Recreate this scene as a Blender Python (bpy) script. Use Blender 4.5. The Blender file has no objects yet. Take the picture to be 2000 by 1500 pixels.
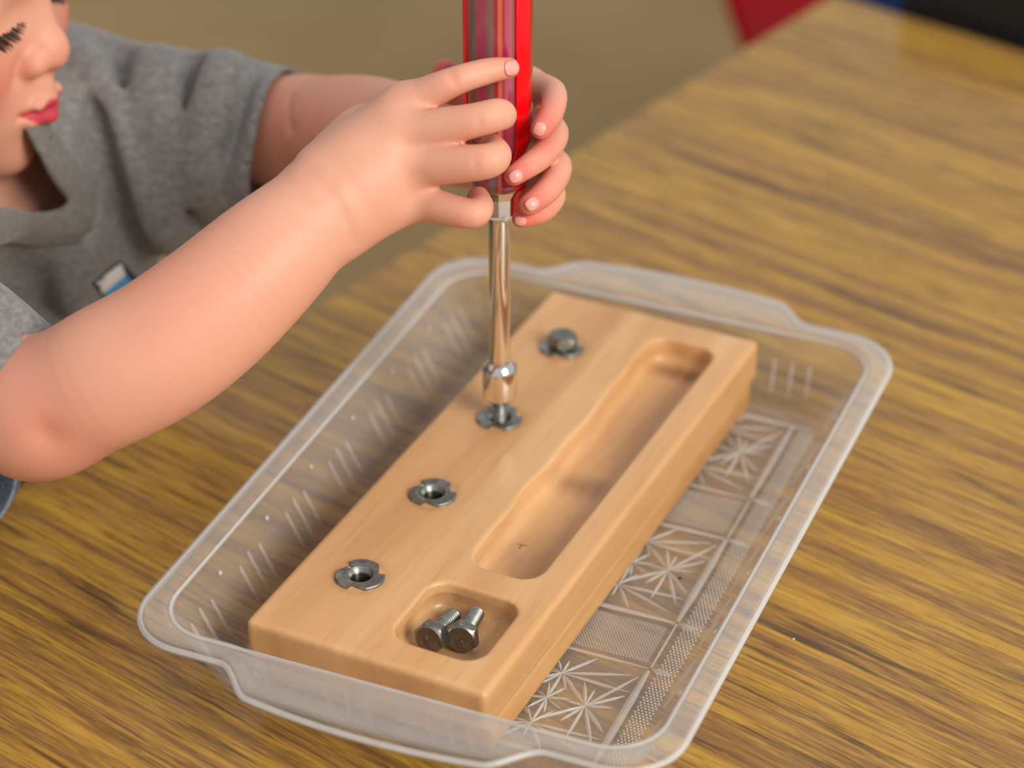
import bpy, bmesh, math, random
import numpy as np
from mathutils import Vector, Matrix
random.seed(7)
rng = np.random.default_rng(7)
S = bpy.context.scene
COL = S.collection
# ------------------------------------------------------------------ camera
F_PX = 4998.97
CAM = np.array([.4052, -.6144, .6033])
YAW, PITCH = -.4519, .5698
FW = np.array([math.sin(YAW)*math.cos(PITCH), math.cos(YAW)*math.cos(PITCH), -math.sin(PITCH)])
RT = np.array([math.cos(YAW), -math.sin(YAW), 0.])
UP = np.cross(RT, FW)
cd = bpy.data.cameras.new('camera')
cam = bpy.data.objects.new('camera', cd)
COL.objects.link(cam)
cam.matrix_world = Matrix(((RT[0], UP[0], -FW[0], CAM[0]), (RT[1], UP[1], -FW[1], CAM[1]), (RT[2], UP[2], -FW[2], CAM[2]), (0, 0, 0, 1)))
cd.sensor_width = 36
cd.lens = 36*F_PX/2000
cd.clip_start = .01
cd.dof.use_dof = True
cd.dof.focus_distance = .935
cd.dof.aperture_fstop = 5.3
S.camera = cam
# ------------------------------------------------------------------ world, lamps, exposure
w = bpy.data.worlds.new('World')
S.world = w
w.use_nodes = True
bg = w.node_tree.nodes['Background']
bg.inputs[0].default_value = (.95, .97, 1.0, 1)
bg.inputs[1].default_value = .56


def area(name, loc, target, sx, sy, power, col):
    d = bpy.data.lights.new(name, 'AREA')
    d.shape = 'RECTANGLE'
    d.size, d.size_y, d.energy, d.color = sx, sy, power, col
    o = bpy.data.objects.new(name, d)
    COL.objects.link(o)
    o.location = loc
    o.rotation_euler = (Vector(target)-Vector(loc)).to_track_quat('-Z', 'Y').to_euler()
    return o


area('window_light', (2.0, -.60, 1.42), (0, .15, 0), 1.05, 1.05, 58, (1, .96, .89))
area('ceiling_light', (-.1, .5, 2.1), (0, .15, 0), 1.2, .6, 3, (1, .96, .9))
S.view_settings.view_transform = 'Standard'
S.view_settings.look = 'None'
S.view_settings.gamma = 1
S.view_settings.exposure = 0.0
S.view_settings.use_curve_mapping = False
S.cycles.transparent_max_bounces = 24
S.cycles.max_bounces = 12


# ------------------------------------------------------------------ helpers
def ray(px, py):
    return FW + RT*(px-1000)/F_PX - UP*(py-750)/F_PX


def at(px, py, d):            # a point seen at px,py and d metres deep
    return CAM + ray(px, py)*d


def onz(px, py, z):
    r = ray(px, py)
    return CAM + r*((z-CAM[2])/r[2])


def lin(c):
    return tuple(((v/255+.055)/1.055)**2.4 if v > 10 else v/255/12.92 for v in c)


def link(name, me, mat=None, parent=None, smooth=True, kind=None, label=None):
    o = bpy.data.objects.new(name, me)
    COL.objects.link(o)
    if mat:
        me.materials.append(mat)
    if smooth:
        me.polygons.foreach_set('use_smooth', [True]*len(me.polygons))
    if parent:
        o.parent = parent
    if kind:
        o['kind'] = kind
    if label:
        o['label'] = label
    return o


def tag(o, label, cat, group=None, kind=None):
    o['label'] = label
    o['category'] = cat
    if group:
        o['group'] = group
    if kind:
        o['kind'] = kind
    return o


def empty(name, loc, rz=0):
    o = bpy.data.objects.new(name, None)
    COL.objects.link(o)
    o.location = loc
    o.rotation_euler = (0, 0, rz)
    o.empty_display_size = .02
    return o


def mesh(name, V, Fc):
    me = bpy.data.meshes.new(name)
    me.from_pydata([tuple(map(float, v)) for v in V], [], [tuple(map(int, f)) for f in Fc])
    me.update()
    return me


def fix(me):
    bm = bmesh.new()
    bm.from_mesh(me)
    bmesh.ops.recalc_face_normals(bm, faces=bm.faces)
    bm.to_mesh(me)
    bm.free()
    return me


def lathe(prof, n=48, cap=True, axis=None):
    """prof: list of (z, r); returns V, F"""
    V, Fc = [], []
    for z, r in prof:
        for i in range(n):
            a = 2*math.pi*i/n
            V.append((r*math.cos(a), r*math.sin(a), z))
    m = len(prof)
    for j in range(m-1):
        for i in range(n):
            Fc.append((j*n+i, j*n+(i+1) % n, (j+1)*n+(i+1) % n, (j+1)*n+i))
    if cap:
        Fc.append(tuple(range(n))[::-1])
        Fc.append(tuple((m-1)*n+i for i in range(n)))
    return V, Fc


def box_bm(lo, hi, bev=0, seg=2):
    bm = bmesh.new()
    bmesh.ops.create_cube(bm, size=1)
    for v in bm.verts:
        v.co = Vector([lo[i]+(v.co[i]+.5)*(hi[i]-lo[i]) for i in range(3)])
    if bev:
        bmesh.ops.bevel(bm, geom=bm.edges[:], offset=bev, segments=seg, affect='EDGES', profile=.5)
    return bm


def bm_obj(name, bm, mat, parent=None, smooth=False, **k):
    me = bpy.data.meshes.new(name)
    bm.to_mesh(me)
    bm.free()
    return link(name, me, mat, parent, smooth, **k)


def tube(path, rad, n=10):
    """tube along points with radius per point"""
    P = [np.array(p, float) for p in path]
    V, Fc = [], []
    up = np.array([.13, .27, .95])
    for i, p in enumerate(P):
        t = P[min(i+1, len(P)-1)]-P[max(i-1, 0)]
        t = t/np.linalg.norm(t)
        a = np.cross(t, up)
        a /= np.linalg.norm(a)
        b = np.cross(t, a)
        r = rad[i] if hasattr(rad, '__len__') else rad
        for k in range(n):
            q = 2*math.pi*k/n
            V.append(p+a*r*math.cos(q)+b*r*math.sin(q))
    for i in range(len(P)-1):
        for k in range(n):
            Fc.append((i*n+k, i*n+(k+1) % n, (i+1)*n+(k+1) % n, (i+1)*n+k))
    Fc.append(tuple(range(n))[::-1])
    Fc.append(tuple((len(P)-1)*n+k for k in range(n)))
    return V, Fc


# ------------------------------------------------------------------ materials
def newmat(name):
    m = bpy.data.materials.new(name)
    m.use_nodes = True
    nt = m.node_tree
    return m, nt, nt.nodes['Principled BSDF']


def N(nt, t, **k):
    n = nt.nodes.new(t)
    for a, b in k.items():
        setattr(n, a, b)
    return n


def ramp(nt, stops):
    r = N(nt, 'ShaderNodeValToRGB')
    e = r.color_ramp.elements
    while len(e) < len(stops):
        e.new(.5)
    for i, (p, c) in enumerate(stops):
        e[i].position = p
        e[i].color = (*lin(c), 1)
    return r


def noise(nt, vec, scale, detail=4, rough=.55, dist=0):
    n = N(nt, 'ShaderNodeTexNoise')
    n.inputs['Scale'].default_value = scale
    n.inputs['Detail'].default_value = detail
    n.inputs['Roughness'].default_value = rough
    n.inputs['Distortion'].default_value = dist
    nt.links.new(vec, n.inputs['Vector'])
    return n.outputs['Fac']


def mapped(nt, scale, loc=(0, 0, 0), src='Object'):
    tc = N(nt, 'ShaderNodeTexCoord')
    mp = N(nt, 'ShaderNodeMapping')
    mp.inputs['Scale'].default_value = scale
    mp.inputs['Location'].default_value = loc
    nt.links.new(tc.outputs[src], mp.inputs['Vector'])
    return mp.outputs['Vector']


def mixc(nt, fac, a, b, mode='MIX'):
    m = N(nt, 'ShaderNodeMix', data_type='RGBA', blend_type=mode)
    for sock, v in ((m.inputs[0], fac), (m.inputs[6], a), (m.inputs[7], b)):
        if hasattr(v, 'links') or hasattr(v, 'is_linked'):
            nt.links.new(v, sock)
        elif isinstance(v, tuple):
            sock.default_value = (*v, 1)
        else:
            sock.default_value = v
    return m.outputs[2]


def maprange(nt, v, a, b, c=0, d=1):
    m = N(nt, 'ShaderNodeMapRange')
    nt.links.new(v, m.inputs[0])
    for i, q in enumerate((a, b, c, d)):
        m.inputs[i+1].default_value = q
    return m.outputs[0]


def bump(nt, bsdf, h, strength=.3, dist=.001):
    b = N(nt, 'ShaderNodeBump')
    b.inputs['Strength'].default_value = strength
    b.inputs['Distance'].default_value = dist
    nt.links.new(h, b.inputs['Height'])
    nt.links.new(b.outputs[0], bsdf.inputs['Normal'])


def mat_plain(name, c, rough=.5, metal=0, spec=.5, coat=0):
    m, nt, b = newmat(name)
    b.inputs['Base Color'].default_value = (*lin(c), 1)
    b.inputs['Roughness'].default_value = rough
    b.inputs['Metallic'].default_value = metal
    b.inputs['Specular IOR Level'].default_value = spec
    b.inputs['Coat Weight'].default_value = coat
    return m


def mat_table():
    m, nt, b = newmat('woodgrain_laminate')
    v1 = mapped(nt, (2.4, 170, 1))
    warp = mapped(nt, (2.2, 6, 1))
    n0 = noise(nt, warp, 1, 2)
    va = N(nt, 'ShaderNodeVectorMath', operation='MULTIPLY_ADD')
    comb = N(nt, 'ShaderNodeCombineXYZ')
    nt.links.new(n0, comb.inputs[1])
    nt.links.new(comb.outputs[0], va.inputs[0])
    va.inputs[1].default_value = (0, 3.2, 0)
    nt.links.new(v1, va.inputs[2])
    big = noise(nt, va.outputs[0], 1, 5, .62)
    base = ramp(nt, [(.24, (112, 82, 48)), (.38, (142, 103, 58)), (.46, (160, 117, 60)), (.52, (174, 130, 58)), (.60, (186, 142, 56)), (.74, (196, 154, 70))])
    nt.links.new(big, base.inputs[0])
    # dark short streaks
    v2 = mapped(nt, (11, 230, 1), (3, 9, 0))
    va2 = N(nt, 'ShaderNodeVectorMath', operation='MULTIPLY_ADD')
    nt.links.new(comb.outputs[0], va2.inputs[0])
    va2.inputs[1].default_value = (0, 8, 0)
    nt.links.new(v2, va2.inputs[2])
    st = noise(nt, va2.outputs[0], 1, 4, .6)
    c1 = mixc(nt, maprange(nt, st, .55, .68, 0, .85), base.outputs[0], lin((78, 60, 42)))
    # fine pores
    v3 = mapped(nt, (48, 760, 1), (1, 2, 0))
    fi = noise(nt, v3, 1, 3, .6)
    c2 = mixc(nt, maprange(nt, fi, .50, .68, 0, .62), c1, lin((96, 66, 40)))
    c3 = mixc(nt, maprange(nt, fi, .47, .30, 0, .38), c2, lin((216, 172, 78)))
    nt.links.new(c3, b.inputs['Base Color'])
    b.inputs['Roughness'].default_value = .23
    b.inputs['Specular IOR Level'].default_value = .4
    bump(nt, b, fi, .05, .0004)
    return m


def mat_block(name, tones, seedloc=(0, 0, 0), stain=True):
    m, nt, b = newmat(name)
    v = mapped(nt, (40, 3.2, 26), seedloc)
    n1 = noise(nt, v, 1, 5, .55, .6)
    base = ramp(nt, [(.28, tones[0]), (.5, tones[1]), (.72, tones[2])])
    nt.links.new(n1, base.inputs[0])
    v2 = mapped(nt, (520, 26, 300), seedloc)
    f = noise(nt, v2, 1, 3, .6)
    c = mixc(nt, maprange(nt, f, .52, .75, 0, .28), base.outputs[0], lin((172, 116, 72)))
    # blotchy handling dirt
    v3 = mapped(nt, (22, 16, 60), (seedloc[0]+2, 1, 5))
    g = noise(nt, v3, 1, 4, .6)
    c = mixc(nt, maprange(nt, g, .52, .75, 0, .35), c, lin((190, 134, 84)))
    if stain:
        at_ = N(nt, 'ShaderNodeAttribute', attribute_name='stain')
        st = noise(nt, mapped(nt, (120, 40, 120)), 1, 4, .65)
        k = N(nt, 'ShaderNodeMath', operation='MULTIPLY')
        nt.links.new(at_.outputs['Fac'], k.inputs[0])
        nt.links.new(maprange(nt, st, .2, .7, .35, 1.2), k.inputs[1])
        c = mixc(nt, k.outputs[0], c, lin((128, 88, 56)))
    nt.links.new(c, b.inputs['Base Color'])
    b.inputs['Roughness'].default_value = .34
    b.inputs['Specular IOR Level'].default_value = .5
    b.inputs['Coat Weight'].default_value = 0
    b.inputs['Coat Roughness'].default_value = .16
    bump(nt, b, f, .06, .0004)
    return m


def mat_plastic(name, a0, a1, col=(.80, .79, .78), rough=.22):
    m, nt, b = newmat(name)
    b.inputs['Base Color'].default_value = (*col, 1)
    b.inputs['Roughness'].default_value = rough
    b.inputs['IOR'].default_value = 1.49
    tr = N(nt, 'ShaderNodeBsdfTransparent')
    tr.inputs[0].default_value = (.955, .955, .955, 1)
    lw = N(nt, 'ShaderNodeLayerWeight')
    lw.inputs[0].default_value = .35
    mx = N(nt, 'ShaderNodeMixShader')
    sc = noise(nt, mapped(nt, (90, 90, 90)), 1, 4, .6)
    k = N(nt, 'ShaderNodeMath', operation='MULTIPLY_ADD')
    nt.links.new(maprange(nt, lw.outputs['Facing'], 0, 1, a0, a1), k.inputs[0])
    nt.links.new(maprange(nt, sc, .3, .7, .9, 1.1), k.inputs[1])
    k.inputs[2].default_value = 0
    nt.links.new(k.outputs[0], mx.inputs[0])
    nt.links.new(tr.outputs[0], mx.inputs[1])
    nt.links.new(b.outputs[0], mx.inputs[2])
    nt.links.new(mx.outputs[0], nt.nodes['Material Output'].inputs[0])
    return m


def mat_metal(name, c, rough, worn=True):
    m, nt, b = newmat(name)
    b.inputs['Metallic'].default_value = 1
    if worn:
        n1 = noise(nt, mapped(nt, (400, 400, 400)), 1, 4, .6)
        nt.links.new(mixc(nt, maprange(nt, n1, .35, .7), lin(c), lin(tuple(v*.72 for v in c))), b.inputs['Base Color'])
        nt.links.new(maprange(nt, n1, .3, .7, rough*.8, rough*1.3), b.inputs['Roughness'])
    else:
        b.inputs['Base Color'].default_value = (*lin(c), 1)
        b.inputs['Roughness'].default_value = rough
    return m


def mat_vcol(name, rough=.5, spec=.5, sss=0, coat=0, fine=0, trans=0):
    m, nt, b = newmat(name)
    a = N(nt, 'ShaderNodeVertexColor', layer_name='Col')
    c = a.outputs[0]
    if fine:
        n1 = noise(nt, mapped(nt, (fine, fine, fine)), 1, 5, .6)
        c = mixc(nt, maprange(nt, n1, .3, .7, 0, .20), c, (.66, .27, .20), 'MIX')
        n2 = noise(nt, mapped(nt, (1500, 1500, 1500)), 1, 2, .5)
        bump(nt, b, n2, .06, .0003)
    nt.links.new(c, b.inputs['Base Color'])
    b.inputs['Roughness'].default_value = rough
    b.inputs['Specular IOR Level'].default_value = spec
    b.inputs['Coat Weight'].default_value = coat
    b.inputs['Transmission Weight'].default_value = trans
    if sss:
        b.inputs['Subsurface Weight'].default_value = sss
        b.inputs['Subsurface Radius'].default_value = (1.0, .35, .2)
        b.inputs['Subsurface Scale'].default_value = .004
    return m


def mat_fabric(name, c1, c2, scale=900, heather=260):
    m, nt, b = newmat(name)
    n1 = noise(nt, mapped(nt, (heather, heather, heather*1.6)), 1, 4, .7)
    n2 = noise(nt, mapped(nt, (scale, scale, scale)), 1, 2, .5)
    c = mixc(nt, maprange(nt, n1, .35, .66), lin(c1), lin(c2))
    nt.links.new(c, b.inputs['Base Color'])
    b.inputs['Roughness'].default_value = .9
    b.inputs['Specular IOR Level'].default_value = .15
    b.inputs['Sheen Weight'].default_value = .25
    bump(nt, b, n2, .35, .0006)
    return m


M_table = mat_table()
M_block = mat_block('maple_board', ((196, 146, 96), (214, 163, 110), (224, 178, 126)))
M_block2 = mat_block('maple_board_under', ((188, 130, 74), (214, 163, 104), (224, 182, 128)), (5, 3, 1), False)
M_plastic = mat_plastic('clear_plastic', .040, .34, (.78, .72, .65))
M_rim = mat_plastic('clear_plastic_thick', .040, .60, (.80, .755, .70), .13)
M_highlight = mat_plastic('clear_plastic_highlight', .38, .8, (.86, .84, .81), .1)  # paler, more opaque plastic imitating the glint along the lip
M_cut = mat_plastic('clear_plastic_relief', .40, .7, (.84, .80, .75), .12)
M_rib = mat_plastic('clear_plastic_rib', .24, .55, (.80, .75, .70), .12)
M_zinc = mat_metal('zinc_plated_steel', (172, 176, 168), .36)
M_zincdark = mat_metal('dull_steel', (158, 158, 148), .36)
M_thread_shade = mat_metal('thread_shade_tone', (84, 80, 74), .35)  # steel colour darkened to stand for shade inside the nut barrels
M_chrome = mat_metal('chrome', (236, 232, 226), .09, False)
M_dark = mat_plain('dark_hole', (18, 17, 16), .6)
M_crack = mat_plain('dark_crack', (104, 66, 40), .7)
M_skin = mat_vcol('skin', .48, .32, .22, 0, 60)
M_nail = mat_plain('nail', (232, 160, 148), .3, 0, .5)
M_handle = mat_vcol('tinted_acrylic_handle', .16, .6, 0, .6)
M_ferrule = mat_metal('ferrule_highlight_silver', (214, 208, 212), .14, False)  # silver finish imitating bright highlights on the faceted acrylic
M_redac = mat_plain('red_acrylic', (236, 4, 20), .22, 0, .4)
M_clearac = mat_plastic('clear_acrylic', .25, .8, (.72, .66, .70), .06)
M_shirt = mat_fabric('grey_heather_jersey', (112, 108, 104), (140, 138, 136))
M_rib_knit = mat_fabric('grey_rib_knit', (106, 102, 97), (124, 120, 114))
M_denim = mat_fabric('dark_denim', (32, 40, 52), (70, 84, 102), 900, 500)
M_seam = mat_fabric('faded_denim_seam', (110, 126, 146), (140, 156, 176), 900, 500)
M_hair = mat_plain('dark_brown_hair', (44, 28, 18), .5)
M_white = mat_plain('white_print', (226, 224, 218), .7)
M_blue = mat_plain('blue_print', (70, 150, 200), .7)
M_black = mat_plain('dark_print_border', (38, 42, 50), .7)
M_redchair = mat_plain('red_shell_plastic', (188, 2, 18), .6, 0, .2)
M_bluechair = mat_plain('blue_shell_plastic', (30, 62, 120), .6, 0, .2)
M_steel = mat_metal('chair_leg_steel', (170, 170, 172), .25)
M_edge = mat_plain('black_edge_band', (20, 21, 21), .55)
M_peach = mat_plain('peach_laminate', (214, 172, 140), .4)


# ------------------------------------------------------------------ implicit surfaces
def smin(a, b, k):
    h = np.maximum(k-np.abs(a-b), 0)/k
    return np.minimum(a, b)-h*h*k*.25


def d_cap(P, a, b, r1, r2):
    ab = b-a
    pa = P-a
    t = np.clip(pa@ab/max(ab@ab, 1e-12), 0, 1)
    q = pa-t[:, None]*ab
    return np.sqrt(np.einsum('ij,ij->i', q, q))-(r1+(r2-r1)*t)


def d_ell(P, c, R, rad):
    q = (P-c)@R
    k0 = np.sqrt((((q/rad)**2).sum(1)))
    k1 = np.sqrt((((q/rad**2)**2).sum(1)))
    return k0*(k0-1)/np.maximum(k1, 1e-9)


class Field:
    def __init__(s):
        s.base, s.chains, s.subs, s.mods = [], [], [], []

    def cap(s, a, b, r1, r2=None, k=.008, dst=None):
        a, b = np.array(a, float), np.array(b, float)
        r2 = r1 if r2 is None else r2
        (s.base if dst is None else dst).append((lambda P: d_cap(P, a, b, r1, r2), k))

    def tube(s, pts, rads, k=.008, dst=None, n=6):
        P_ = [np.array(p, float) for p in pts]
        m = len(P_)
        C_, R_ = [], []
        for i in range(m-1):
            p0, p1, p2, p3 = P_[max(i-1, 0)], P_[i], P_[i+1], P_[min(i+2, m-1)]
            r0, r1, r2, r3 = rads[max(i-1, 0)], rads[i], rads[i+1], rads[min(i+2, m-1)]
            cr = lambda a, b, c, d, t: .5*(2*b+(c-a)*t+(2*a-5*b+4*c-d)*t*t+(3*b-a-3*c+d)*t**3)
            for j in range(n):
                t = j/n
                C_.append(cr(p0, p1, p2, p3, t))
                R_.append(cr(r0, r1, r2, r3, t))
        C_.append(P_[-1])
        R_.append(rads[-1])

        def f(P):
            d = None
            for i in range(len(C_)-1):
                e = d_cap(P, C_[i], C_[i+1], R_[i], R_[i+1])
                d = e if d is None else np.minimum(d, e)
            return d
        (s.base if dst is None else dst).append((f, k))

    def ell(s, c, rad, R=np.eye(3), k=.008, dst=None):
        c, rad = np.array(c, float), np.array(rad, float)
        (s.base if dst is None else dst).append((lambda P: d_ell(P, c, R, rad), k))

    def chain(s, kj=.006):
        c = []
        s.chains.append((c, kj))
        return c

    def bump(s, c, sg, amp):
        s.mods.append((np.array(c, float), None, sg, amp))

    def groove(s, a, b, wd, amp):
        s.mods.append((np.array(a, float), np.array(b, float), wd, amp))

    def prep(s, ctr):
        s.pc = {}
        for f, k in s.base+s.subs+[q for c, kj in s.chains for q in c]:
            s.pc[id(f)] = f(ctr)
        s.mc = [np.linalg.norm(ctr-a, axis=1) if b is None else d_cap(ctr, a, b, 0, 0) for a, b, sg, amp in s.mods]

    def _seq(s, prims, P, ctr=None, fc=0, rad=0):
        d = None
        for f, k in prims:
            if ctr is not None and s.pc[id(f)][ctr] > fc+2*rad+1.5*k+.006:
                continue
            e = f(P)
            d = e if d is None else smin(d, e, k)
        return d

    def __call__(s, P, ctr=None, fc=0, rad=0):
        base = s._seq(s.base, P, ctr, fc, rad)
        tot = base if base is not None else np.full(len(P), .5)
        fing = None
        for c, kj in s.chains:
            d = s._seq(c, P, ctr, fc, rad)
            if d is not None:
                fing = d if fing is None else smin(fing, d, .0022)
        if fing is not None:
            tot = smin(tot, fing, .005)
        for f, k in s.subs:
            if ctr is not None and s.pc[id(f)][ctr] > rad+k+.003:
                continue
            e = -f(P)
            h = np.maximum(k-np.abs(tot-e), 0)/k
            tot = np.maximum(tot, e)+h*h*k*.25
        for i, (a, b, sg, amp) in enumerate(s.mods):
            if ctr is not None and s.mc[i][ctr] > rad+2.6*sg:
                continue
            q = ((P-a)**2).sum(1) if b is None else d_cap(P, a, b, 0, 0)**2
            tot = tot+amp*np.exp(-q/sg**2)
        return tot


def surface(f, lo, hi, h, B=16):
    """naive surface nets on the blocks that hold the surface"""
    lo, hi = np.array(lo, float), np.array(hi, float)
    nb = np.ceil((hi-lo)/(h*B)).astype(int)
    bi = np.stack(np.meshgrid(*[np.arange(n) for n in nb], indexing='ij'), -1).reshape(-1, 3)
    ctr = lo+(bi+.5)*B*h
    fc = f(ctr)
    rad = B*h*.8661
    keep = np.abs(fc) < rad*1.25+2*h
    bi, ctr, fc = bi[keep], ctr[keep], fc[keep]
    n1 = B+1
    g = np.stack(np.meshgrid(*[np.arange(n1)]*3, indexing='ij'), -1).reshape(-1, 3)
    dim = nb*B+2
    key = lambda ijk: (ijk[..., 0].astype(np.int64)*dim[1]+ijk[..., 1])*dim[2]+ijk[..., 2]
    corners = np.array([[a, b, c] for a in (0, 1) for b in (0, 1) for c in (0, 1)])
    edges = [(p, q) for p in range(8) for q in range(p+1, 8) if np.abs(corners[p]-corners[q]).sum() == 1]
    K, VV, Q = [], [], []
    if hasattr(f, 'prep'):
        f.prep(ctr)
    for c, (b, fcc) in enumerate(zip(bi, fc)):
        P = lo+(b*B+g)*h
        v = f(P, c, fcc, rad) if hasattr(f, 'prep') else f(P)
        v = v.reshape(n1, n1, n1)
        s = v < 0
        if s.all() or not s.any():
            continue
        cs = [s[a:a+B, bb:bb+B, cc:cc+B] for a, bb, cc in corners]
        cnt = sum(x.astype(np.int8) for x in cs)
        cell = np.argwhere((cnt > 0) & (cnt < 8))
        vals = np.stack([v[tuple((cell+o).T)] for o in corners], 1)
        acc = np.zeros((len(cell), 3))
        num = np.zeros(len(cell))
        for p, q in edges:
            m = (vals[:, p] < 0) != (vals[:, q] < 0)
            t = vals[m, p]/(vals[m, p]-vals[m, q])
            acc[m] += corners[p]+t[:, None]*(corners[q]-corners[p])
            num[m] += 1
        K.append(key(cell+b*B))
        VV.append(lo+(cell+b*B+acc/num[:, None])*h)
        for ax in range(3):
            sl = [slice(0, B)]*3
            s2 = list(sl)
            s2[ax] = slice(1, B+1)
            a0, a1 = s[tuple(sl)], s[tuple(s2)]
            e = np.argwhere(a0 != a1)
            if not len(e):
                continue
            inside = a0[tuple(e.T)]
            o1, o2 = np.zeros(3, int), np.zeros(3, int)
            o1[(ax+1) % 3] = 1
            o2[(ax+2) % 3] = 1
            e = e+b*B
            q = np.stack([e-o1-o2, e-o2, e, e-o1], 1)
            q[~inside] = q[~inside][:, ::-1]
            Q.append(q[(q >= 0).all((1, 2))])
    K = np.concatenate(K)
    VV = np.concatenate(VV)
    Q = np.concatenate(Q)
    o = np.argsort(K)
    Ks = K[o]
    kq = key(Q)
    idx = np.clip(np.searchsorted(Ks, kq), 0, len(Ks)-1)
    ok = (Ks[idx] == kq).all(1)
    return VV[o], idx[ok]


def sdf_mesh(name, f, lo, hi, h):
    V, Q = surface(f, lo, hi, h)
    me = bpy.data.meshes.new(name)
    me.vertices.add(len(V))
    me.vertices.foreach_set('co', V.astype(np.float32).ravel())
    me.loops.add(Q.size)
    me.loops.foreach_set('vertex_index', Q.astype(np.int32).ravel())
    me.polygons.add(len(Q))
    me.polygons.foreach_set('loop_start', np.arange(0, Q.size, 4, dtype=np.int32))
    me.polygons.foreach_set('loop_total', np.full(len(Q), 4, np.int32))
    me.update(calc_edges=True)
    me.validate()
    return me, V


def set_vcol(me, rgb):
    a = me.color_attributes.new('Col', 'FLOAT_COLOR', 'POINT')
    a.data.foreach_set('color', np.c_[rgb, np.ones(len(rgb))].astype(np.float32).ravel())


def grad(f, p, e=4e-4):
    P = np.array([p+d for d in np.eye(3)*e]+[p-d for d in np.eye(3)*e])
    v = f(P)
    n = v[:3]-v[3:]
    return n/np.linalg.norm(n)


def march(f, px, py, d0, d1, step=.001):
    ds = np.arange(d0, d1, step)
    r = ray(px, py)
    v = f(CAM+ds[:, None]*r)
    i = np.argmax(v < 0)
    if not (v < 0).any():
        return None
    if i == 0:
        return CAM+r*ds[0]
    t = v[i-1]/(v[i-1]-v[i])
    return CAM+r*(ds[i-1]+t*step)


# ------------------------------------------------------------------ setting: floor
bm = bmesh.new()
bmesh.ops.create_grid(bm, x_segments=1, y_segments=1, size=6)
mf, nt, b = newmat('tan_carpet')
n1 = noise(nt, mapped(nt, (3.5, 3.5, 3.5)), 1, 4, .6)
rp = ramp(nt, [(.3, (160, 130, 82)), (.7, (178, 149, 102))])
nt.links.new(n1, rp.inputs[0])
nt.links.new(rp.outputs[0], b.inputs['Base Color'])
b.inputs['Roughness'].default_value = .85
n2 = noise(nt, mapped(nt, (300, 300, 300)), 1, 2)
bump(nt, b, n2, .4, .003)
fl = bm_obj('floor', bm, mf)
fl.location = (0, 0, -.52)
fl['kind'] = 'structure'

# ------------------------------------------------------------------ tables
TA = -.215
gx = np.array([math.cos(TA), math.sin(TA), 0])
gy = np.array([-math.sin(TA), math.cos(TA), 0])
K0 = np.array([-.0195, .684, 0])                     # far left corner of the table top
table = empty('classroom_table', tuple(K0+gx*.6-gy*.5+np.array([0, 0, -.52])), TA)
tag(table, 'woodgrain laminate classroom table under the clear plastic tray', 'table')


def table_parts(root, hx, hy, thick, topmat, edgemat, h):
    bm_obj('tabletop', box_bm((-hx, -hy, h-thick), (hx, hy, h), .0015), topmat, root)
    bm = bmesh.new()
    for (x0, y0, x1, y1) in ((-hx-.002, -hy-.002, hx+.002, -hy), (-hx-.002, hy, hx+.002, hy+.002), (-hx-.002, -hy, -hx, hy), (hx, -hy, hx+.002, hy)):
        q = box_bm((x0, y0, h-thick), (x1, y1, h-.0006))
        me = bpy.data.meshes.new('t')
        q.to_mesh(me)
        q.free()
        bm.from_mesh(me)
        bpy.data.meshes.remove(me)
    bm_obj('edge_band', bm, edgemat, root)
    for sx in (-1, 1):
        for sy in (-1, 1):
            V, Fc = lathe([(0, .014), (.01, .016), (.03, .0125), (h-thick, .0155)], 20)
            lg = link('leg', mesh('leg', V, Fc), M_steel, root)
            lg.location = (sx*(hx-.09), sy*(hy-.09), 0)


table_parts(table, .6, .5, .03, M_table, M_table, .52)
K1 = onz(1735, 30, 0)
nb_loc = K0+gx*((K1-K0)@gx)+gy*.006
ntab = empty('neighbouring_table', tuple(nb_loc+gx*.6+gy*.36+np.array([0, 0, -.52])), TA)
tag(ntab, 'peach topped table with a thick black edge, at the far end of the woodgrain table', 'table')
table_parts(ntab, .6, .35, .050, M_peach, M_edge, .557)


# ------------------------------------------------------------------ chairs in the background
def shell_chair(name, mat, loc, rz, label, sc=1, sz=1):
    root = empty(name, loc, rz)
    root.scale = (sc, sz, sz)
    tag(root, label, 'chair')
    V, Fc = [], []
    nu, nv = 17, 26
    for j in range(nv):
        t = j/(nv-1)
        if t < .5:
            q = t/.5
            y, z = .17-.30*q, .33-.015*math.sin(q*math.pi)+.03*max(0, .12-q)*-4
        else:
            q = (t-.5)/.5
            y, z = -.13-.05*q-.02*math.sin(min(1, q*3)*math.pi/2), .33+.30*q**1.1
        wd = .165*(1-.25*max(0, (t-.75)/.25)**3)*(1-.12*max(0, (.15-t)/.15)**2)
        for i in range(nu):
            s = -1+2*i/(nu-1)
            lift = .028*abs(s)**3
            V.append((s*wd, y+(lift if t > .5 else 0), z+(lift if t <= .5 else 0)))
    for j in range(nv-1):
        for i in range(nu-1):
            Fc.append((j*nu+i, j*nu+i+1, (j+1)*nu+i+1, (j+1)*nu+i))
    o = link('seat_shell', mesh('seat_shell', V, Fc), mat, root)
    md = o.modifiers.new('s', 'SOLIDIFY')
    md.thickness = .006
    for sx in (-1, 1):
        for y0, y1 in ((.10, .15), (-.04, -.05)):
            V, Fc = tube([(sx*.11, y0, .318), (sx*.15, y0+(y1-y0)*.3, .29), (sx*.165, y1, 0)], .009, 12)
            link('leg', mesh('leg', V, Fc), M_steel, root)
    return root


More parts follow.
